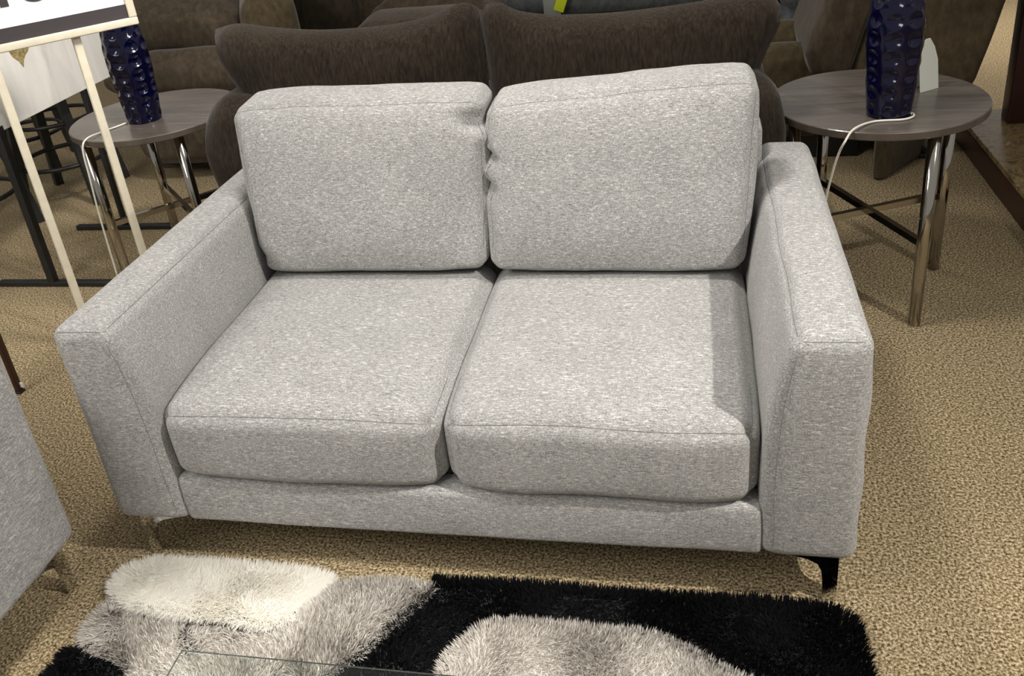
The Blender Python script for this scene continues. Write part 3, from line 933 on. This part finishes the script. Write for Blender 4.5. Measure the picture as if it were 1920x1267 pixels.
for y0, y1 in ((0.09, 0.27), (0.43, 0.61)):
    link('arm', rb(-0.50, -0.14, y0, y1, 0.10, 0.50 if y0 < 0.2 else 0.515, 0.08, 4, (5, 4, 4), puff_fn(0.05, 2.0 + y0)), OLIVE, rc)
link('seat_cushion', rb(-0.48, -0.14, 0.24, 0.46, 0.22, 0.40, 0.05, 4, (4, 4, 3)), TAUPE, rc)
link('base', prism([(0.012, -0.10), (0.03, -0.12), (0.06, -0.105), (0.25, 0.14), (0.265, 0.17), (0.37, 0.50), (0.12, 0.50)], 0.012, 0.36), OLIVE, rc, False)
link('mechanism_shade_box', rb(-0.44, 0.0, 0.16, 0.56, 0.0, 0.30, 0.01), BLACKMETAL, rc)  # black mechanism block, standing in for the shade under the seat
for y in (0.14, 0.46):
    link('mechanism_foot', merge(rod((0.18, y, 0.10), (0.26, y, 0.018), 0.016), rb(0.23, 0.31, y - 0.03, y + 0.03, 0.0, 0.02, 0.005)), BLACKMETAL, rc, False)

# ------------------------------------------------------------------ mahogany table with a marble shelf
mt = thing('display_table', 'dark red wooden table with a low brown marble shelf', 'table', (1.62, 2.62, 0))
link('shelf_base', rb(0.0, 1.0, -1.45, 0.02, 0.0, 0.105, 0.004), MAHOG, mt)
link('marble_shelf', rb(-0.004, 1.0, -1.45, 0.024, 0.1055, 0.128, 0.006), MARBLE, mt)
for x, y in ((0.185, -0.13), (0.90, -0.13), (0.90, -1.3)):
    link('post', rb(x - 0.042, x + 0.042, y - 0.042, y + 0.042, 0.128, 0.93, 0.006), MAHOG, mt)
link('table_top', rb(0.12, 1.0, -1.40, -0.06, 0.93, 0.97, 0.008), MAHOG, mt)

# ------------------------------------------------------------------ taupe reclining sectional at the top left
def blob(name, parent, x, y, z, hx, hy, hz, r, m, rz=0.0, rx=0.0, seed=0.0, ry=0.0):
    def fn(q, u):
        k = nz(q, 4.5, seed)
        s = 0.10
        return Vector((q[0] * (1 + s * (1 - u[2] ** 2)), q[1] * (1 + s * (1 - u[2] ** 2)) + 0.008 * k, q[2] + 0.02 * (1 - u[0] ** 2) * (1 - u[1] ** 2) * (1 if u[2] > 0 else -1) + 0.012 * k))
    o = link(name, rbox(hx, hy, hz, r, 4, (6, 6, 6), fn), m, parent, True, (x, y, z), (rx, ry, rz))
    return o
sc = thing('reclining_sofa', 'taupe reclining sofa with padded arms and plump cushions, above the end table behind the sign', 'sofa', (-1.2, 2.6, 0))
def sb(name, x, y, z, *a, **k): return blob(name, sc, x + 1.2, y - 2.6, z, *a, **k)
sb('footrest', -1.72, 2.40, 0.545, 0.45, 0.10, 0.095, 0.085, TAUPE, rz=0.10, seed=1.0)
sb('front_panel', -1.72, 2.46, 0.30, 0.42, 0.09, 0.20, 0.06, TAUPE, rz=0.10, seed=2.0)
sb('seat_cushion', -1.96, 2.72, 0.72, 0.34, 0.26, 0.14, 0.12, TAUPE, rz=0.08, seed=3.0, ry=0.10)
sb('arm', -1.56, 2.82, 0.66, 0.12, 0.42, 0.22, 0.11, OLIVE, rz=0.45, seed=4.0, rx=0.0)
sb('back_cushion', -1.48, 3.30, 0.66, 0.22, 0.20, 0.28, 0.13, TAUPE, rz=0.2, seed=5.0)
sb('back_cushion', -1.16, 3.42, 0.62, 0.16, 0.20, 0.28, 0.13, TAUPE, rz=0.1, seed=6.0)
sb('seat_cushion', -0.78, 2.78, 0.565, 0.30, 0.22, 0.10, 0.09, TAUPE, rz=0.05, seed=7.0)
sb('seat_cushion', -0.78, 3.16, 0.59, 0.30, 0.20, 0.10, 0.09, TAUPE, rz=-0.05, seed=8.0)
link('base', rb(-1.05, 0.72, -0.06, 0.95, 0.0, 0.46, 0.05, 3), TAUPE, sc)

# ------------------------------------------------------------------ blue-grey sofa across the back
bs = thing('blue_grey_sofa', 'long blue-grey sofa at the top of the picture with a neon yellow tag', 'sofa', (0.05, 4.0, 0))
link('base', rb(-1.15, 0.52, 0.0, 0.9, 0.05, 0.36, 0.04, 3), BLUEGREY, bs)
link('front_cushion', rb(-1.15, 0.52, -0.10, 0.50, 0.36, 0.52, 0.07, 4, (10, 4, 3), puff_fn(0.05, 7.0)), BLUEGREY, bs)
link('back_cushion', rb(-1.15, 0.52, 0.50, 0.85, 0.36, 0.95, 0.10, 4, (10, 4, 5), puff_fn(0.05, 9.0)), BLUEGREY, bs)
link('plinth', rb(-1.10, 0.48, 0.05, 0.85, 0.0, 0.05, 0.01), BLACKWOOD, bs)
link('hanging_card', rb(-0.40, -0.30, -0.135, -0.131, 0.25, 0.56, 0.001), GREYCARD, bs)
yt = rb(-0.03, 0.03, -0.002, 0.002, -0.10, 0.10, 0.001)
link('yellow_tag', yt, NEON, bs, True, (-0.275, -0.15, 0.50), (0, R(22), 0))

# tufted recliner
tr = thing('tufted_recliner', 'blue-grey recliner with a button-tufted back, beyond the brown loveseat', 'recliner', (1.05, 3.35, 0), R(-12))
link('base', rb(-0.38, 0.38, 0.05, 0.8, 0.0, 0.40, 0.05, 3), BLUEGREY, tr)
link('back_shell', rb(-0.40, 0.40, 0.10, 0.34, 0.40, 0.98, 0.08, 4), BLUEGREY, tr)
for j, (z, hz) in enumerate(((0.36, 0.085), (0.53, 0.10), (0.72, 0.10))):
    for i in range(4):
        x = -0.27 + 0.18 * i + (0.05 if j % 2 else 0)
        blob('tuft', tr, x, 0.09, z, 0.088, 0.09, hz, 0.075, BLUEGREY, seed=i + 3.0 * j)

# ------------------------------------------------------------------ lights (ceiling track lamps and added unseen fill lights, above the frame)
def area(name, loc, target, size, power, col=(1, 0.93, 0.82), shape='DISK', size_y=None, spread=180):
    l = bpy.data.lights.new(name, 'AREA'); l.energy = power; l.color = col; l.shape = shape; l.size = size
    if size_y: l.size_y = size_y
    l.spread = R(spread)
    o = bpy.data.objects.new(name, l); COL.objects.link(o)
    o.location = loc
    o.rotation_euler = (Vector(target) - Vector(loc)).to_track_quat('-Z', 'Y').to_euler()
    return o
area('track_lamp_key', (2.5, -0.75, 3.0), (0.45, -0.25, 0.3), 0.10, 22.5, (1, 0.95, 0.88), spread=78)
area('track_lamp_top', (-0.15, 0.72, 3.0), (0.3, 0.6, 0.0), 0.40, 16, (1, 0.95, 0.88), spread=110)
area('track_lamp_rear', (-0.6, 3.1, 3.1), (0.9, 1.2, 0.0), 0.30, 12, (1, 0.93, 0.84))
area('added_fill_sign', (0.3, 0.7, 3.0), (-1.75, 1.45, 0.9), 0.40, 6.5, (1, 0.95, 0.88), spread=46)  # added fill to brighten the sign and the white board
area('added_fill_rug', (-0.15, -1.10, 3.0), (-0.15, -1.10, 0.0), 0.45, 29, (1, 0.95, 0.88), spread=44)  # added narrow fill that lifts the rug and bounces onto the sofa fronts
area('added_fill_panel', (-2.2, -1.7, 2.9), (0.0, -0.2, 0.3), 1.8, 84, (1, 0.955, 0.89), 'RECTANGLE', 1.2)  # added broad fill from the left for front faces and right inner arm
area('added_fill_panel', (2.2, 4.6, 3.1), (2.3, 4.3, 0.0), 1.2, 17, (1, 0.93, 0.84), 'RECTANGLE', 0.6, 70)  # added fill to brighten the carpet at the far right
w = bpy.data.worlds.new('showroom_ambient'); SC.world = w; w.use_nodes = True
bg = w.node_tree.nodes['Background']
bg.inputs['Color'].default_value = (1.0, 0.96, 0.90, 1); bg.inputs['Strength'].default_value = 0.34

# ------------------------------------------------------------------ camera
cam_d = bpy.data.cameras.new('camera'); cam = bpy.data.objects.new('camera', cam_d); COL.objects.link(cam)
cx, cy, cz, yaw, pitch, roll, fpx = 0.50168, -1.33473, 1.51159, -0.23292, 0.44781, -0.11415, 1664.897
f = Vector((math.sin(yaw) * math.cos(pitch), math.cos(yaw) * math.cos(pitch), -math.sin(pitch)))
r0 = Vector((math.cos(yaw), -math.sin(yaw), 0)); u0 = r0.cross(f)
rr = r0 * math.cos(roll) + u0 * math.sin(roll)
uu = -r0 * math.sin(roll) + u0 * math.cos(roll)
M = Matrix((( rr.x, uu.x, -f.x, cx), (rr.y, uu.y, -f.y, cy), (rr.z, uu.z, -f.z, cz), (0, 0, 0, 1)))
cam.matrix_world = M
cam_d.sensor_fit = 'HORIZONTAL'; cam_d.sensor_width = 36.0
cam_d.lens = fpx / 1920 * 36.0
cam_d.shift_x = 11.637 / 1920; cam_d.shift_y = -192.156 / 1920
cam_d.clip_start = 0.02
SC.camera = cam

SC.cycles.diffuse_bounces = 10
SC.view_settings.view_transform = 'Standard'
SC.view_settings.look = 'None'
SC.view_settings.exposure = -0.07
SC.view_settings.gamma = 1.0
SC.view_settings.use_curve_mapping = False
